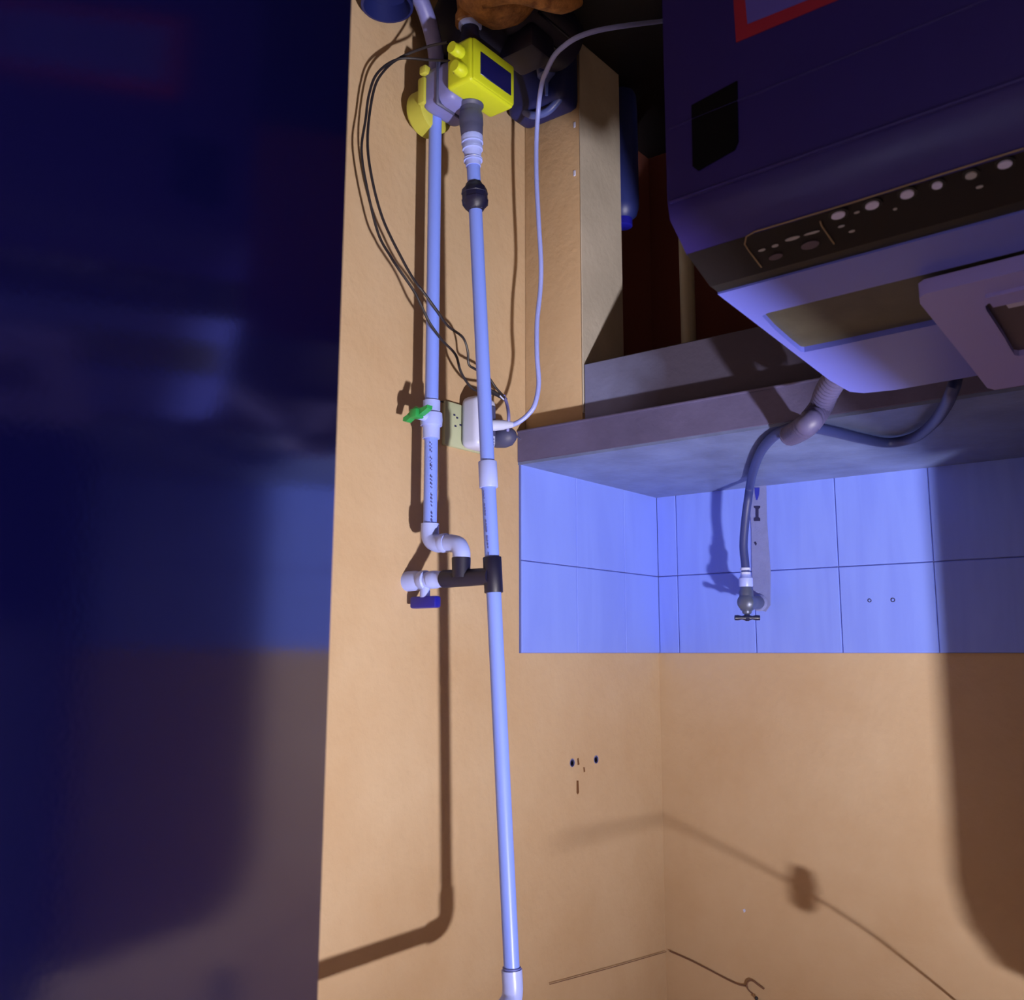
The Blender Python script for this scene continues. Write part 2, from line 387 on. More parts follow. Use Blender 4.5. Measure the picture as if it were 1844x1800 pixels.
# S-bend from the wall pipe out to the black tee
OX = -0.140
put('elbow', tube(nb(), smooth_path([P(PX, PY, ze - .002), P(PX, PY, ze + .014), P(PX - .004, PY, ze + .028), P(PX - .018, PY, ze + .036), P(PX - .034, PY, ze + .037)], 6), 0.0168, 16), M['pvcw'], wp)
put('elbow', tube(nb(), smooth_path([P(PX - .030, PY, ze + .037), P(PX - .050, PY, ze + .038), P(OX + .008, PY, ze + .043), P(OX, PY, ze + .056), P(OX, PY, ze + .070)], 6), 0.0162, 16), M['pvcw'], wp)
put('collar', lathe(nb(), P(PX - .030, PY, ze + .037), P(PX - .044, PY, ze + .037), [(0, .0172), (.004, .0182), (.010, .0182), (.014, .0172)], 16), M['pvcw'], wp)
def prints(name, x0, y0, x1, y1, n, ax, val, parent):
    bm = nb()
    for k in range(n):
        t = (k + .5)/n; w = random.uniform(.8, 1.8); h = random.uniform(1.2, 5)
        x = x0 + (x1 - x0)*t; y = y0 + (y1 - y0)*t
        if k % 5 == 3: continue
        c = at(x, y, ax, val)
        box(bm, c - Vector((.0010, w*.0006, h*.0006)), c + Vector((.0010, w*.0006, h*.0006)))
    return put(name, bm, M['print'], parent, smooth=False)
prints('printed_lettering', 777, 796, 778, 940, 22, 0, PX - R - .0004, wp)

# ================================================================== leaning delivery pipe with its black tee and cross branch
QY = -0.933
def q(z): return P(-0.146 - 0.0655*(z + 1.0), QY, z)        # axis of the leaning pipe
def qz(y): # height at which the pipe axis shows at image row y
    lo, hi = -1.3, 0.8
    for _ in range(40):
        mid = (lo + hi)/2; v = q(mid) - CAM
        yy = 900 + FPX*v.dot(UP)/v.dot(FW)
        if yy < y: lo = mid
        else: hi = mid
    return lo
dl = thing('delivery_pipe', 'long pale plastic pipe leaning out from the right wall above the yellow controller', 'pipe', q(-1.0))
def qseg(name, y0, y1, r, mt, parent=None, s=18): return seg(name, q(qz(y0)), q(qz(y1)), r, mt, parent or dl, s)
def qlathe(name, y0, y1, prof, mt, parent=None, s=18, label=None):
    a, b = q(qz(y0)), q(qz(y1)); L = (b - a).length
    return put(name, lathe(nb(), a, b, [(t*L, r) for t, r in prof], s), mt, parent or dl, label=label)
qlathe('threaded_nut', 206, 248, [(0, .0225), (.1, .0235), (.45, .0235), (.5, .0225), (.6, .0225), (.95, .021), (1, .019)], M['greyd'], label='dark grey union nut')
ad = qlathe('threaded_fitting', 247, 300, [(0, .0212), (.18, .0212), (.22, .0195), (.30, .0195), (.34, .020), (.40, .020), (.44, .0175), (.78, .0155), (1, .0145)], M['pvcw'])
for y in (256, 268, 287):
    qlathe('rib', y, y + 3.5, [(0, .0185), (.2, .0215 - (y - 256)*.00012), (.8, .0215 - (y - 256)*.00012), (1, .0185)], M['pvcw'], ad)
qseg('pipe', 296, 336, R*1.02, M['pvc'])
un = qlathe('black_union', 330, 380, [(0, .0155), (.10, .0175), (.22, .024), (.40, .0258), (.42, .0245), (.58, .0245), (.6, .0258), (.80, .0245), (.92, .0175), (1, .0150)], M['black'], s=8)
qseg('pipe', 376, 833, R*1.02, M['pvc'])
qlathe('coupling', 831, 878, [(0, .0165), (.03, .0172), (.97, .0172), (1, .0165)], M['pvcw'])
qseg('pipe', 876, 1006, R*1.02, M['pvc'])
prints('printed_lettering', 871, 882, 880, 1000, 20, 1, QY - R - .0004, dl)
ZB = -0.1345
tee = qlathe('black_tee', 1003, 1067, [(0, .0160), (.02, .0168), (.98, .0168), (1, .0160)], M['black'])
qseg('pipe', 1064, 1748, R*1.04, M['pvc'])
# cross branch into the wall
bx = q(ZB).x
CY = -0.940
put('cross_sleeve', lathe(nb(), P(bx, CY, ZB), P(-0.092, CY, ZB), [(0, .0150), (bx*-1 - .092, .0165)], 18), M['black'], dl)
put('sleeve_branch', lathe(nb(), P(OX, PY, ZB), P(OX, PY, ZB - .036), [(0, .0160), (.030, .0172), (.036, .0172)], 16), M['black'], dl)
bm = nb(); a, b = P(-0.094, CY, ZB), P(0.004, CY, ZB)
lathe(bm, a, b, [(0, .0150), (.018, .0150), (.020, .0165), (.034, .0168), (.036, .0150), (.044, .0150), (.046, .0185), (.058, .0185), (.061, .016), (.072, .019), (.098, .0195)], 18)
sv = put('stop_valve', bm, M['pvcw'], dl, label='white stop valve on the cross branch')
seg('valve_stem', P(-0.045, CY, ZB + .012), P(-0.045, CY, ZB + .032), .0095, M['pvcw'], sv)
bm = nb(); box(bm, P(-0.078, CY - .009, ZB + .030), P(-0.014, CY + .009, ZB + .052), .004, 2)
put('valve_handle', bm, M['bluecap'], sv, label='dark blue lever handle')
# top elbow and the run towards the viewer
ztop = qz(1745); tp = q(ztop)
put('elbow', tube(nb(), smooth_path([tp, tp + Vector((-.002, 0, .03)), tp + Vector((-.003, -.006, .046)), tp + Vector((-.003, -.022, .055)), tp + Vector((-.003, -.045, .058))], 6), .0172, 16), M['pvcw'], dl)
seg('pipe', tp + Vector((-.003, -.040, .058)), tp + Vector((-.003, -.72, .065)), R*1.04, M['pvc'], dl)
put('joint_ring', lathe(nb(), tp + Vector((0, 0, -.0045)), tp + Vector((0, 0, .003)), [(0, .0138), (.001, .0152), (.004, .0152), (.005, .0138)], 18), M['print'], dl)

# ================================================================== yellow pressure controller
fx = -0.202
pc = thing('pressure_controller', 'yellow pump pressure controller with a dark screen, under the leaning pipe', 'controller', P(-0.14, QY, -1.18))
bm = nb(); box(bm, P(fx, -1.002, -1.148), P(-0.140, -0.870, -1.058), .008, 3)
hs = put('housing', bm, M['yellow'], pc)
bm = nb(); box(bm, P(fx - .004, -0.998, -1.145), P(fx + .004, -0.874, -1.061), .005, 2)
put('front_cover', bm, M['yellow'], pc)
bm = nb(); box(bm, P(fx - .0052, -0.979, -1.124), P(fx, -0.886, -1.077), .001, 1)
put('screen', bm, M['screen'], pc)
for k, (x, y) in enumerate(((818, 88), (823, 121))):
    c = at(x, y, 1, -1.022)
    g = put('cable_gland', lathe(nb(), Vector((c.x, -1.0, c.z)), Vector((c.x, -1.1, c.z)), [(0, .010), (.006, .010), (.007, .0135), (.019, .0135), (.022, .0115), (.030, .0110)], 12), M['yellow'], pc)
# grey manifold between housing and pipe, dull yellow cap at the wall side
bm = nb(); box(bm, P(-0.146, -0.992, -1.135), P(-0.062, -0.893, -1.048), .018, 3)
put('manifold', bm, M['greyb'], pc)
bm = nb(); box(bm, P(-0.112, -0.995, -1.138), P(-0.104, -0.890, -1.045), .003, 1)
put('manifold_seam', bm, M['greyd'], pc)
bm = nb(); lathe(bm, P(-0.066, -0.946, -1.072), P(-0.014, -0.946, -1.072), [(0, .040), (.004, .046), (.040, .046), (.050, .036), (.052, .03)], 24)
put('end_cap', bm, M['yellowd'], pc)
bm = nb(); box(bm, P(-0.078, -0.998, -1.115), P(-0.060, -0.888, -1.060), .004, 2); box(bm, P(-0.085, -1.002, -1.135), P(-0.068, -0.985, -1.118), .003, 2)
put('clamp', bm, M['yellowd'], pc)
put('outlet_neck', lathe(nb(), q(-1.10), q(-1.025), [(0, .026), (.045, .026), (.05, .0215), (.078, .0215)], 18), M['greyd'], pc)
put('inlet_neck', lathe(nb(), P(-0.140, QY, -1.225), P(-0.140, QY, -1.12), [(0, .018), (.02, .018), (.022, .0215), (.05, .0215), (.052, .026), (.105, .026)], 18), M['black'], pc)
put('sealing_ring', lathe(nb(), P(-0.140, QY, -1.236), P(-0.140, QY, -1.222), [(0, .021), (.002, .0235), (.010, .0235), (.013, .021)], 18), M['pvcw'], pc)

# ================================================================== water pump on the floor
pm = thing('water_pump', 'rusty brown water pump with a black motor on the floor below the yellow controller', 'pump', P(-0.2, -0.85, -H))
bm = nb(); lathe(bm, P(-0.205, -0.985, -1.300), P(-0.205, -0.86, -1.300), [(0, .04), (.002, .066), (.02, .080), (.05, .086), (.09, .080), (.12, .06), (.125, .03)], 24)
put('pump_housing', bm, M['rust'], pm)
bm = nb(); lathe(bm, P(-0.140, QY, -1.31), P(-0.140, QY, -1.232), [(0, .03), (.05, .026), (.06, .03), (.078, .03)], 18)
put('outlet_flange', bm, M['rust'], pm)
bm = nb(); tube(bm, smooth_path([P(-.215, -.985, -1.232), P(-.275, -.96, -1.230), P(-.315, -.89, -1.232), P(-.325, -.82, -1.262)], 5), [.024]*12 + [.021, .018, .014, .009], 10)
put('casting_rib', bm, M['rust'], pm)
bm = nb(); lathe(bm, P(-0.185, -0.87, -1.300), P(-0.185, -0.68, -1.300), [(0, .055), (.01, .062), (.14, .062), (.15, .066), (.185, .06), (.19, .04)], 24)
for k in range(12):
    a = 2*math.pi*k/12
    c = Vector((-0.185 + math.cos(a)*.064, 0, H - 1.300 + math.sin(a)*.064))
    box(bm, c + Vector((-.002, -.84, -.002)), c + Vector((.002, -.735, .002)))
put('motor', bm, M['black'], pm)
bm = nb(); box(bm, P(-0.232, -0.85, -1.25), P(-0.145, -0.772, -1.195), .008, 2)
put('terminal_box', bm, M['black'], pm)
bm = nb(); lathe(bm, P(-0.098, -0.935, -1.275), P(-0.098, -0.80, -1.275), [(0, .05), (.008, .075), (.10, .082), (.13, .06)], 24)
box(bm, P(-.13, -.93, -1.22), P(-.03, -.80, -1.175), .01, 2)
put('suction_chamber', bm, M['black'], pm)
for y in (-.83, -.73):
    put('foot', box(nb(), P(-.26, y - .02, -H), P(-.11, y + .02, -1.345), .004, 1), M['black'], pm)

# ================================================================== cables
def px_path(lst): return [at(x, y, 0, off) for x, y, off in lst]
c1 = px_path([(806, 76, -.155), (770, 84, -.10), (722, 103, -.05), (692, 127, -.045), (673, 163, -.04), (662, 244, -.04), (668, 312, -.045), (689, 393, -.05), (725, 468, -.07), (749, 509, -.082), (762, 525, -.086),
              (789, 562, -.088), (807, 587, -.08), (833, 607, -.06), (842, 631, -.055), (844, 655, -.05), (855, 664, -.05), (877, 676, -.05), (893, 698, -.05), (907, 713, -.05)])
c2 = px_path([(812, 110, -.150), (775, 108, -.10), (719, 106, -.055), (681, 130, -.045), (665, 168, -.04), (658, 217, -.04), (651, 271, -.04), (661, 339, -.045), (681, 420, -.05), (703, 461, -.065), (715, 480, -.075), (744, 522, -.085), (758, 549, -.088),
              (773, 580, -.088), (795, 611, -.082), (820, 638, -.06), (829, 667, -.055), (840, 687, -.05), (855, 702, -.05), (880, 707, -.05), (905, 714, -.05)])
tag(put('power_cable', tube(nb(), smooth_path(c1, 8), .0026, 8), M['cable'], origin=c1[0]), 'thin black cable hanging across the pale pipes, the upper of two strands', 'cable', 'black cables from the controller')
tag(put('power_cable', tube(nb(), smooth_path(c2, 8), .0026, 8), M['cable'], origin=c2[0]), 'thin black cable across the pale pipes, the outer strand nearer the socket plate', 'cable', 'black cables from the controller')
# taped joint, short grey lead and the round grey plug
rp = thing('round_plug', 'round grey plug hanging on a short pale lead beside the white adaptor', 'plug', at(910, 786, 0, -.045))
ball = at(910, 786, 0, -.045)
bm = nb(); lathe(bm, ball + Vector((.045, 0, 0)), ball + Vector((-.05, 0, 0)), [(0, .010), (.008, .016), (.02, .021), (.04, .0235), (.055, .021), (.066, .013), (.070, .004)], 20)
put('plug_body', bm, M['greyd'], rp)
put('lead', tube(nb(), smooth_path([at(907, 712, 0, -.05), at(913, 728, 0, -.06), at(916, 750, 0, -.075), at(914, 776, 0, -.066)], 6), .0036, 10), M['greyb'], rp)
put('tape_joint', tube(nb(), [at(879, 700, 0, -.05), at(890, 707, 0, -.052), at(911, 719, 0, -.052)], [.003, .0052, .0042], 8), M['cable'], rp)
put('bare_wire', tube(nb(), [at(900, 712, 0, -.056), at(907, 719, 0, -.056)], .0016, 6), M['white'], rp)
put('pin', tube(nb(), [at(924, 780, 0, -.045), at(936, 790, 0, -.04)], .0022, 6), M['greyd'], rp)

# white cable with its plug, running down to the washing machine
wc = thing('white_cable', 'white mains cable curving from the adaptor down past the ochre pier to the floor', 'cable', at(925, 765, 0, -.07))
w = px_path([(922, 765, -.075), (935, 759, -.085), (950, 747, -.10), (963, 728, -.115), (970, 690, -.120), (967, 640, -.118), (967, 580, -.115), (973, 520, -.118), (974, 470, -.122), (970, 400, -.120), (966, 320, -.115), (966, 250, -.115), (970, 190, -.135), (976, 150, -.18), (984, 128, -.22), (997, 102, -.27), (1013, 85, -.305), (1040, 67, -.34), (1080, 54, -.37)])
w += [at(1135, 45, 0, -.39), at(1192, 38, 2, -1.374), at(1240, 30, 2, -1.374)]
put('cord', tube(nb(), smooth_path(w, 8), .0052, 10), M['wcable'], wc)
a, b = at(878, 766, 0, -.055), at(924, 764, 0, -.075)
put('plug', tube(nb(), [a, a + (b - a)*.15, a + (b - a)*.6, b], [.011, .0125, .0105, .006], 12), M['white'], wc)

# socket plate and white adaptor
sp = thing('socket_plate', 'pale green wall socket plate half hidden behind the leaning pipe', 'socket', P(-0.004, -0.775, -.46))
bm = nb(); box(bm, P(-0.009, -0.850, -0.505), P(0.001, -0.700, -0.413), .003, 2)
put('plate', bm, M['plate'], sp)
bm = nb()
for x, y in ((818, 747), (823, 752), (820, 767), (829, 765)):
    c = at(x, y, 0, -.009); box(bm, c - Vector((.0008, .0028, .0018)), c + Vector((.0008, .0028, .0018)))
put('socket_slot', bm, M['mark'], sp, smooth=False)
wa = thing('adaptor', 'white plug-in adaptor on the green socket plate, behind the leaning pipe', 'adaptor', P(-0.03, -0.755, -.46))
bm = nb(); box(bm, P(-0.058, -0.806, -0.520), P(-0.009, -0.742, -0.412), .014, 4)
put('adaptor_body', bm, M['white'], wa)
bm = nb(); box(bm, P(-0.0615, -0.783, -0.503), P(-0.056, -0.752, -0.440), .002, 1)
put('face_plate', bm, M['greyd'], wa)
bm = nb()
for k in range(3): box(bm, P(-0.0605, -0.780, -0.434 + k*.006), P(-0.0565, -0.757, -0.4312 + k*.006))
put('vent_slot', bm, M['mark'], wa, smooth=False)
tag(put('wall_wire', tube(nb(), smooth_path([at(790, 722, 0, -.003), at(812, 727, 0, -.004), at(836, 736, 0, -.008), at(848, 738, 0, -.012)], 5), .0016, 6), M['cable'], origin=at(790, 722, 0, -.003)), 'short dark wire lying along the bottom edge of the green socket plate', 'wire')

# ================================================================== tap and hoses
tap = thing('water_tap', 'old brass tap with a dark cross handle on the blue-white tiles', 'tap', P(-0.29, -0.0075, -.122))
T0 = P(-0.290, -0.011, -.122); T1 = P(-0.309, -0.125, -.118)
put('wall_flange', lathe(nb(), T0, T1, [(0, .0205), (.005, .0205), (.009, .0165), (.012, .0155)], 20), M['cement'], tap)
bm = nb(); L = (T1 - T0).length
lathe(bm, T0, T1, [(.003, .0145), (.02, .0165), (.05, .0150), (.08, .0165), (L - .016, .0195), (L + .012, .0195), (L + .018, .014), (L + .020, .004)], 18)
lathe(bm, T1 + Vector((0, 0, -.012)), T1 + Vector((0, 0, -.06)), [(0, .0165), (.012, .0165), (.020, .0140), (.03, .0135)], 16)
lathe(bm, T1 + Vector((0, 0, .008)), T1 + Vector((0, 0, .05)), [(0, .0155), (.010, .0155), (.012, .0115), (.018, .0105), (.020, .006), (.03, .006)], 14)
put('tap_body', bm, M['metal'], tap)
bm = nb(); hc = T1 + Vector((0, 0, .036)); hd = (RT*-1).normalized()
tube(bm, [hc - hd*.029, hc - hd*.022, hc - hd*.012, hc, hc + hd*.012, hc + hd*.022, hc + hd*.029], [.0060, .0064, .0045, .0075, .0045, .0064, .0060], 10)
lathe(bm, hc + Vector((0, 0, -.010)), hc + Vector((0, 0, .012)), [(0, .005), (.004, .007), (.014, .0075), (.018, .004)], 12)
put('tap_handle', bm, M['tapbar'], tap, label='dark cross-bar handle')
nz = T1.z - H
ih = thing('inlet_hose', 'dark blue-grey water hose from the tap down over the counter to the washing machine', 'hose', T1 + Vector((0, 0, -.05)))
put('tap_connector', lathe(nb(), T1 + Vector((0, 0, -.036)), T1 + Vector((0, 0, -.066)), [(0, .0155), (.002, .0165), (.02, .0165), (.024, .013), (.03, .0115)], 16), M['pvcw'], ih, label='white screw-on connector')
for k in range(2):
    z = -.064 - .0105*k
    put('hose_clamp', lathe(nb(), T1 + Vector((0, 0, z)), T1 + Vector((0, 0, z - .0075)), [(0, .0100), (.001, .0118), (.006, .0118), (.007, .0100)], 16), M['white'], ih, label='white ring clamp')
top = T1 + Vector((0, 0, -.060))
hp = [top, top + Vector((0, 0, -.03)), at(1339, 980, 1, -.127), at(1343, 930, 1, -.132), at(1347, 900, 1, -.140), at(1351, 872, 1, -.150)]
for x, y, z in ((1357, 846, -.397), (1369, 815, -.3985), (1388, 790, -.3985), (1415, 773, -.3985), (1450, 768, -.3985), (1500, 777, -.3985), (1550, 789, -.3985), (1600, 797, -.3985), (1645, 788, -.397), (1680, 762, -.390), (1703, 730, -.380), (1716, 700, -.385), (1722, 680, -.42)):
    hp.append(at(x, y, 2, z))
put('hose', tube(nb(), smooth_path(hp, 8), .0098, 12), M['hose'], ih)

# ================================================================== washing machine
FRp = at(1290, 528, 2, -0.40)
th = math.radians(3)
l_ = Vector((-math.cos(th), -math.sin(th), 0)); r_ = Vector((-math.sin(th), math.cos(th), 0)); u_ = Vector((0, 0, 1))
def W(l, r, u): return FRp + l_*l + r_*r + u_*u
FLOOR_U = -FRp.z
WID = 0.56
wm = thing('washing_machine', 'purple top-loading washing machine with a lavender top standing before the counter', 'washing machine', W(WID/2, .15, FLOOR_U))
RS = 0.045/0.366                              # the deck rises towards the back
bm = nb()
prof = [(-.098, FLOOR_U + .02), (-.0985, -.15), (-.0985, -.075), (-.094, -.054), (-.073, -.036), (-.062, -.026), (.0, -.024), (.35, .012), (.352, FLOOR_U + .02)]
prism(bm, [W(0, r, u) for r, u in prof], l_*WID); bevel_all(bm, .004, 2, 50)
put('body', bm, M['purple'], wm)
for l in (.04, WID - .04):
    for r in (-.06, .31):
        put('foot', lathe(nb(), W(l, r, FLOOR_U), W(l, r, FLOOR_U + .03), [(0, .02), (.03, .016)], 12), M['black'], wm)
# raised purple moulding lines on the front
for u, rr in ((-.072, .0025), (-.155, .0015)):
    put('front_moulding', tube(nb(), [W(.004, -.0985, u), W(WID - .01, -.0985, u)], rr, 8), M['purple'], wm)
# control panel
pA, pB = Vector((-.062, -.0255)), Vector((-.014, -.0035))
bm = nb(); prism(bm, [W(.0005, -.0625, -.026), W(.0005, -.014, -.0035), W(.0005, -.010, -.012), W(.0005, -.058, -.036)], l_*(WID - .001)); bevel_all(bm, .002, 2)
cp = put('control_panel', bm, M['panel'], wm)
pn = l_.cross(W(0, -.014, -.0035) - W(0, -.0625, -.026)).normalized()
if pn.z < 0: pn = -pn
pO = W(0, -.014, -.0035) + pn*.0006
def pp(x, y): return on_plane(x, y, pO, pn)
def plane_tube(name, pix, r, mt, parent): return put(name, tube(nb(), [pp(x, y) for x, y in pix], r, 6), mt, parent)
plane_tube('panel_outline', [(1371, 481), (1349, 452), (1341, 440), (1344, 426), (1359, 417), (1420, 399), (1480, 381), (1540, 363), (1600, 344), (1700, 312), (1844, 267)], .0009, M['amber'], cp)
plane_tube('panel_outline', [(1477, 398), (1480, 407), (1502, 439)], .0009, M['amber'], cp)
def plane_disc(name, x, y, w, h, mt, parent, th=.003, ang=-16):
    c = pp(x, y); n = 14; pts = []
    for k in range(n):
        a = 2*math.pi*k/n; dx, dy = math.cos(a)*w/2, math.sin(a)*h/2; ca, sa = math.cos(math.radians(ang)), math.sin(math.radians(ang))
        pts.append(pp(x + dx*ca - dy*sa, y + dx*sa + dy*ca))
    bm = nb(); prism(bm, pts, pn*th); bevel_all(bm, .0006, 1, 60)
    return put(name, bm, mt, parent)
for x, y, wd_, ht in ((1510, 385, 26, 12), (1571, 367, 26, 13), (1634, 347, 26, 14), (1688, 331, 20, 12), (1749, 313, 22, 12), (1810, 293, 28, 13)):
    bz = plane_disc('button', x, y, wd_ + 12, ht + 9, M['seal'], cp, .0012)
    plane_disc('button_cap', x, y, wd_, ht, M['button'] if x != 1749 else M['legend'], bz, .003)
for x, y, wd_, ht in ((1372, 450, 14, 4), (1396, 442, 13, 5), (1427, 429, 28, 6), (1462, 419, 30, 4), (1397, 462, 26, 10), (1459, 441, 34, 14), (1515, 407, 13, 4), (1534, 416, 12, 4), (1543, 382, 11, 4), (1612, 376, 8, 4), (1764, 336, 14, 5)):
    plane_disc('panel_legend', x, y, wd_, ht, M['legend'] if ht < 8 else M['pocket'], cp, .0006)
bm = nb(); prism(bm, [W(.0005, -.0135, -.004), W(.0005, .003, -.002), W(.0005, .003, -.02), W(.0005, -.0135, -.02)], l_*(WID - .001))
put('panel_seal', bm, M['seal'], wm, smooth=False)
# deck frame with a shallow dusty tray
def D(l, r, du=0): return W(l, r, RS*r + du)
def ring_slab(bm, outer, inner, depth, thick):
    """frame between two loops on the deck plane, its inner walls and its outer skirt"""
    n = len(outer)
    o = [bm.verts.new(D(*p)) for p in outer]; i = [bm.verts.new(D(*p)) for p in inner]
    ib = [bm.verts.new(D(p[0], p[1], depth + (p[2] if len(p) > 2 else 0))) for p in inner]; ob = [bm.verts.new(D(p[0], p[1], -thick + (p[2] if len(p) > 2 else 0))) for p in outer]
    for k in range(n):
        j = (k + 1) % n
        bm.faces.new((o[k], o[j], i[j], i[k])); bm.faces.new((i[k], i[j], ib[j], ib[k])); bm.faces.new((o[j], o[k], ob[k], ob[j]))
    return bm
out = [(0, .003), (.0, .10), (0, .20), (.0, .30), (.006, .352), (.02, .366), (.06, .374), (.30, .374), (WID, .374), (WID, .2), (WID, .1), (WID, .003), (.3, .003), (.02, .003)]
inn = [(.016, .078), (.011, .12), (.009, .17), (.009, .194), (.010, .196), (.012, .198), (.05, .199), (.30, .199), (WID - .03, .199), (WID - .03, .17), (WID - .03, .1), (WID - .03, .074), (.3, .074), (.025, .074)]
bm = ring_slab(nb(), out, inn, -.009, .026); bevel_all(bm, .0025, 2, 45)
put('deck_frame', bm, M['deck'], wm)
bm = nb(); f = bm.faces.new([bm.verts.new(D(p[0], p[1], -.007)) for p in inn])
r = bmesh.ops.extrude_face_region(bm, geom=[f]); bmesh.ops.translate(bm, vec=Vector((0, 0, -.006)), verts=[v for v in r['geom'] if isinstance(v, bmesh.types.BMVert)])
put('tray', bm, M['tray'], wm, smooth=False, label='dusty olive recess in the machine top')
# raised lid at the left with its handle pocket
LT = .018
lo_ = [(.200, .080, LT), (.192, .086, LT), (.188, .10, LT), (.182, .25, LT), (.176, .375, LT), (.182, .386, LT), (.30, .386, LT), (WID - .02, .386, LT), (WID - .02, .2, LT), (WID - .02, .09, LT), (.40, .078, LT), (.30, .078, LT)]
li_ = [(.246, .135, LT), (.242, .140, LT), (.240, .15, LT), (.236, .23, LT), (.232, .285, LT), (.236, .29, LT), (.30, .29, LT), (WID - .08, .29, LT), (WID - .08, .2, LT), (WID - .08, .14, LT), (.40, .133, LT), (.30, .133, LT)]
bm = ring_slab(nb(), lo_, li_, -.008, .016); bevel_all(bm, .003, 2, 45)
lid = put('lid', bm, M['lid'], wm)
bm = nb(); f = bm.faces.new([bm.verts.new(D(p[0], p[1], LT - .007)) for p in li_])
r = bmesh.ops.extrude_face_region(bm, geom=[f]); bmesh.ops.translate(bm, vec=Vector((0, 0, -.004)), verts=[v for v in r['geom'] if isinstance(v, bmesh.types.BMVert)])
put('lid_pocket', bm, M['pocket'], lid, smooth=False)
bm = nb()
hA, hB = D(.253, .118, LT + .001), D(.253, .134, LT + .001)
prism(bm, [D(.25, .112, LT - .002), D(.25, .138, LT - .002), D(.25, .138, LT + .004), D(.25, .112, LT + .004)], l_*.2); bevel_all(bm, .0015, 2)
put('lid_grip', bm, M['lid'], lid)
bm = nb(); prism(bm, [D(.262, .140, LT - .004), D(.262, .150, LT - .004), D(.262, .150, LT + .003), D(.262, .140, LT + .003)], l_*.10); bevel_all(bm, .0015, 2)
put('lid_catch', bm, M['button'], lid, label='pale shiny catch on the lid')
# front sticker and dark inset
fn = r_*-1; fO = W(0, -.0987, 0)
def fp(x, y): return on_plane(x, y, fO, fn)
st = put('sticker', prism(nb(), [fp(x, y) for x, y in ((1326, 77), (1316, -80), (1700, -235), (1700, -80))], fn*.0006), M['red'], wm, smooth=False, label='red-framed sticker on the purple front')
put('sticker_field', prism(nb(), [fp(x, y) + fn*.0006 for x, y in ((1347, 44), (1336, -70), (1680, -205), (1680, -90))], fn*.0005), M['stick'], st, smooth=False)
bm = nb(); prism(bm, [fp(x, y) + fn*-.001 for x, y in ((1246, 190), (1328, 146), (1330, 255), (1324, 270), (1258, 308), (1248, 300))], fn*.0022); bevel_all(bm, .0008, 1, 60)
put('front_inset', bm, M['hole'], wm, label='black inset on the purple front')
# corrugated drain hose hooked over the counter edge
ctr = smooth_path([W(.02, .40, -.45), W(.015, .41, -.20), W(.012, .40, -.06), at(1492, 700, 1, -.76), at(1478, 732, 1, -.68), at(1456, 762, 2, -.372), at(1432, 779, 2, -.385), at(1420, 784, 2, -.389)], 14)
# resample for even corrugations
pts = [ctr[0]]; acc = 0
step = .0032
for a, b in zip(ctr[:-1], ctr[1:]):
    d = (b - a).length; s = step - acc
    while s <= d:
        pts.append(a + (b - a)*(s/d)); s += step
    acc = d - (s - step)
rad = [.0185 + (.0016 if (k // 2) % 2 else -.0006) for k in range(len(pts))]
put('drain_hose', tube(nb(), pts, rad, 14), M['drain'], wm, label='grey-lavender corrugated drain hose')

# ================================================================== things under the counter and by the pump
bm = nb(); a = at(1119, 410, 1, -.33); ztop_ = a.z
bl = thing('blue_can', 'tall blue plastic can standing in the dark behind the pier', 'can', Vector((a.x - .03, -.33, 0)))
cxy = Vector((a.x - .005, -.33))
put('can_body', lathe(nb(), Vector((cxy.x, cxy.y, 0)), Vector((cxy.x, cxy.y, 1)), [(0, .034), (.01, .038), (.05, .04), (ztop_ - .05, .04), (ztop_ - .03, .034), (ztop_ - .02, .022), (ztop_ - .018, .02)], 24), M['can'], bl)
put('can_cap', lathe(nb(), Vector((cxy.x, cxy.y, ztop_ - .02)), Vector((cxy.x, cxy.y, 1)), [(0, .023), (.018, .023), (.02, .02)], 16), M['bluecap'], bl)
p0 = at(1240, 600, 1, -.40)
tag(put('drain_pipe', lathe(nb(), Vector((p0.x, -.40, 0)), Vector((p0.x, -.40, 1)), [(0, .019), (.03, .019), (.031, .0165), (H - .617, .0165), (H - .6165, .012)], 18), M['post'], origin=Vector((p0.x, -.40, 0))), 'yellowed upright drain pipe in the dark under the counter', 'pipe')
bg = thing('blue_jug', 'dark blue plastic jug with a paler blue spout on the floor against the pier', 'jug', P(-.09, -.66, -H))
bm = nb(); box(bm, P(-.165, -.66, -H), P(-.012, -.58, -1.20), .02, 3)
put('jug_body', bm, M['navybag'], bg)
bm = nb(); c = at(984, 140, 1, -.665)
lathe(bm, Vector((c.x, -.665, c.z - .03)), Vector((c.x, -.665, c.z + .1)), [(0, .016), (.012, .022), (.026, .020), (.036, .008), (.042, .0045), (.072, .0035)], 16)
put('spout', bm, M['funnel'], bg, label='paler blue spout')
put('jug_handle', tube(nb(), smooth_path([P(-.055, -.645, -1.21), P(-.085, -.65, -1.188), P(-.12, -.645, -1.188), P(-.15, -.64, -1.21)], 5), .009, 10), M['funnel'], bg)
bb = thing('blue_bucket', 'small blue plastic pot on the floor beside the foot of the wall pipe', 'pot', P(-.075, -1.085, -H))
c = at(697, 12, 0, -.06)
put('pot_body', lathe(nb(), Vector((c.x, c.y, 0)), Vector((c.x, c.y, 1)), [(0, .04), (.004, .043), (c.z - .014, .046), (c.z - .012, .050), (c.z, .050), (c.z + .001, .045), (c.z - .03, .040)], 24), M['navybag'], bb)

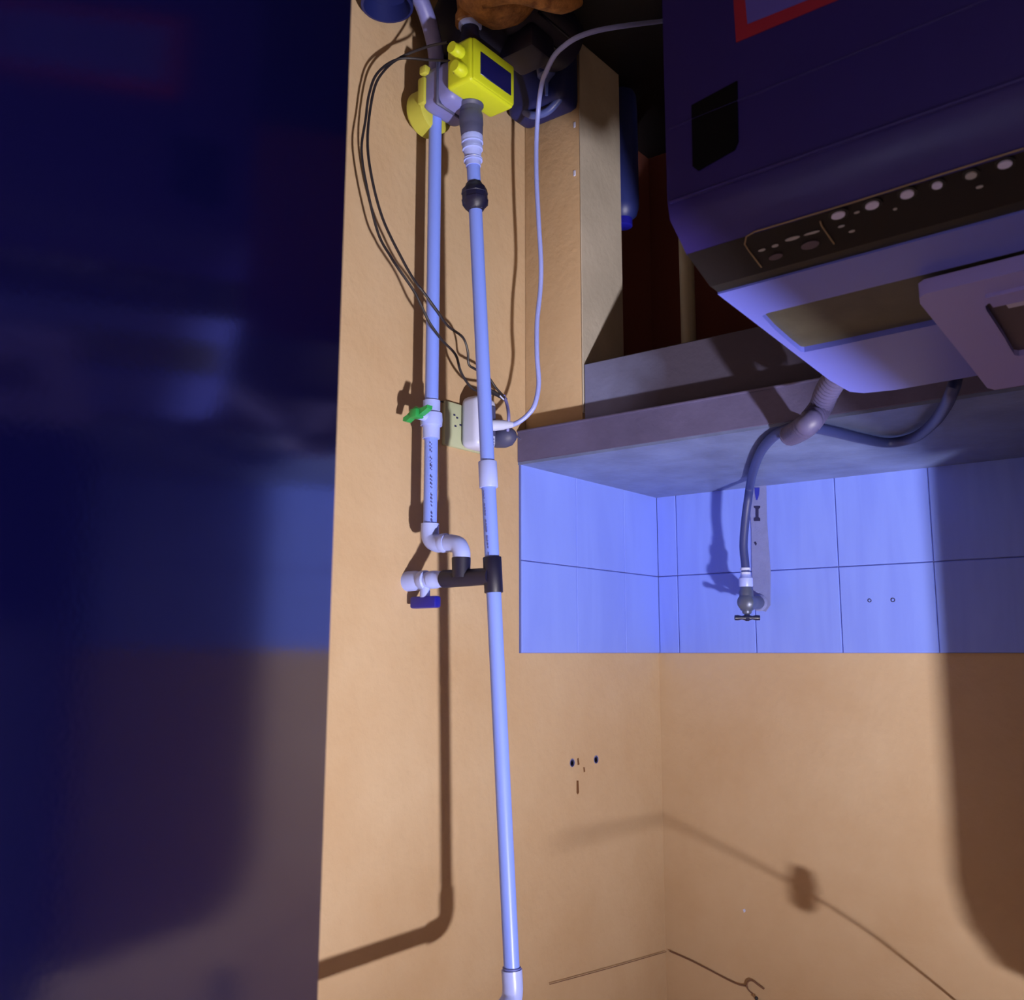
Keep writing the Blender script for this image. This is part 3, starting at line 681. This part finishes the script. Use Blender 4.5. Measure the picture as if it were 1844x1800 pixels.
# ================================================================== cords near the ceiling
cw = [at(990, 1772, 0, -.006), at(1100, 1742, 0, -.006), at(1200, 1713, 0, -.006), at(1206, 1712, 1, -.006), at(1240, 1727, 1, -.006), at(1270, 1742, 1, -.006), at(1310, 1763, 1, -.006), at(1330, 1772, 1, -.006), at(1344, 1775, 1, -.006)]
br = thing('brown_cord', 'thin brown cord strung around the room corner, ending in a loop', 'cord', cw[3])
put('strand', tube(nb(), smooth_path(cw[3:], 5), .0018, 6), M['cord'], br)
put('loop', tube(nb(), smooth_path([at(x, y, 1, -.007) for x, y in ((1344, 1776), (1347, 1767), (1355, 1765), (1366, 1773), (1376, 1780))], 5), .0022, 6), M['cord'], br)
put('loop_tail', tube(nb(), smooth_path([at(x, y, 1, -.007) for x, y in ((1345, 1774), (1348, 1782), (1356, 1789))], 5), .0016, 6), M['cord'], br)
put('strand', tube(nb(), smooth_path(cw[:3], 4), .0009, 6), M['cord'], br)
tag(put('wall_hook', lathe(nb(), at(1362, 1797, 1, 0), at(1362, 1797, 1, -.02), [(0, .004), (.012, .003), (.016, .0045), (.018, .002)], 8), M['cable'], origin=at(1362, 1797, 1, 0)), 'small dark nail in the wall below the end of the corded loop', 'nail')
# a wire with a lamp holder slung across the room above the frame
wpts = []
for (x, y), ax, t in (((1000, 1500), 0, .50), ((1200, 1465), 1, .42), ((1330, 1530), 1, .33), ((1445, 1595), 1, .24), ((1560, 1670), 1, .17), ((1640, 1733), 1, .10), ((1720, 1800), 1, .03)):
    s = at(x, y, ax, 0); wpts.append(s + (LAMP - s)*t)
end = wpts[-1] + (wpts[-1] - wpts[-2])*.6; end.y = min(end.y, -.001)
hw = thing('slung_wire', 'dark wire with a lamp holder slung across the room above the frame', 'wire', wpts[3])
put('wire', tube(nb(), smooth_path(wpts + [end], 6), .0026, 8), M['cable'], hw)
k = wpts[3]
put('lamp_holder', lathe(nb(), k + Vector((0, 0, .035)), k + Vector((0, 0, -.04)), [(0, .008), (.01, .018), (.045, .02), (.07, .014)], 14), M['black'], hw)

# ================================================================== out of frame on the left: unseen blockers added to shade that side
fr = thing('fridge_blocker', 'unseen refrigerator shape added left of the washing machine to block the lamp', 'fridge_blocker', P(-1.7, -1.3, -H))
FT = 0.29
put('fridge_blocker_body', box(nb(), P(-2.02, -1.62, -H + .02), P(-1.42, -0.98, FT), .02, 3), M['fridge_blocker'], fr)
put('fridge_blocker_door', box(nb(), P(-2.02, -1.67, -H + .05), P(-1.42, -1.622, FT), .015, 3), M['fridge_blocker'], fr)
put('fridge_blocker_handle', box(nb(), P(-1.48, -1.70, -.45), P(-1.455, -1.668, 0.0), .005, 2), M['greyd'], fr)
cr = thing('carton_blocker', 'unseen flat brown box added on the back of the refrigerator shape to block the lamp', 'carton_blocker', P(-1.7, -1.11, FT))  # unseen box, added to raise the edge of the cast shadow
put('carton_blocker_body', box(nb(), P(-1.98, -1.245, FT), P(-1.42, -0.99, FT + .075), .008, 2), M['carton_blocker'], cr)
put('tape_strip', box(nb(), P(-1.98, -1.14, FT + .074), P(-1.42, -1.09, FT + .0765)), M['post'], cr, smooth=False)
ca = thing('cupboard_blocker', 'unseen long dark unit added on the left end of the counter to block the lamp', 'cupboard_blocker', P(-1.85, -.36, CT))  # unseen, added to shadow the back wall and darken the door's reflection
put('cupboard_blocker_body', bevel_all(prism(nb(), [P(-2.58, -.52, CT), P(-1.095, -.52, CT), P(-1.095, -.52, .63), P(-1.110, -.52, .69), P(-1.15, -.52, .74), P(-1.30, -.52, .765), P(-1.42, -.52, .80), P(-1.46, -.52, 1.18), P(-2.58, -.52, 1.20)], (0, .34, 0)), .01, 2), M['cupboard_blocker'], ca)
put('cupboard_blocker_door', box(nb(), P(-1.83, -.535, CT + .03), P(-1.13, -.521, .62), .004, 1), M['cupboard_blocker'], ca)
put('cupboard_blocker_door', box(nb(), P(-2.55, -.535, CT + .03), P(-1.84, -.521, .62), .004, 1), M['cupboard_blocker'], ca)

# ================================================================== the lamp that lights the room
lp = thing('ceiling_lamp', 'bare round lamp hanging from the ceiling on a short cord', 'lamp', LAMP)
bm = nb(); bmesh.ops.create_uvsphere(bm, u_segments=24, v_segments=16, radius=LAMP_R); bmesh.ops.translate(bm, vec=LAMP, verts=bm.verts)
put('bulb', bm, M['bulb'], lp)
put('lamp_socket', lathe(nb(), LAMP + Vector((0, 0, LAMP_R - .005)), LAMP + Vector((0, 0, 1)), [(0, .025), (.04, .025), (.05, .012)], 16), M['white'], lp)
put('lamp_shade', lathe_shell(nb(), LAMP, [(.075, .028), (.075, .045), (-.028, .135), (-.030, .138), (.080, .048), (.080, .028)]), M['shade'], lp)
put('lamp_cord', tube(nb(), [LAMP + Vector((0, 0, LAMP_R + .04)), Vector((LAMP.x, LAMP.y, H + CEIL))], .004, 8), M['cable'], lp)
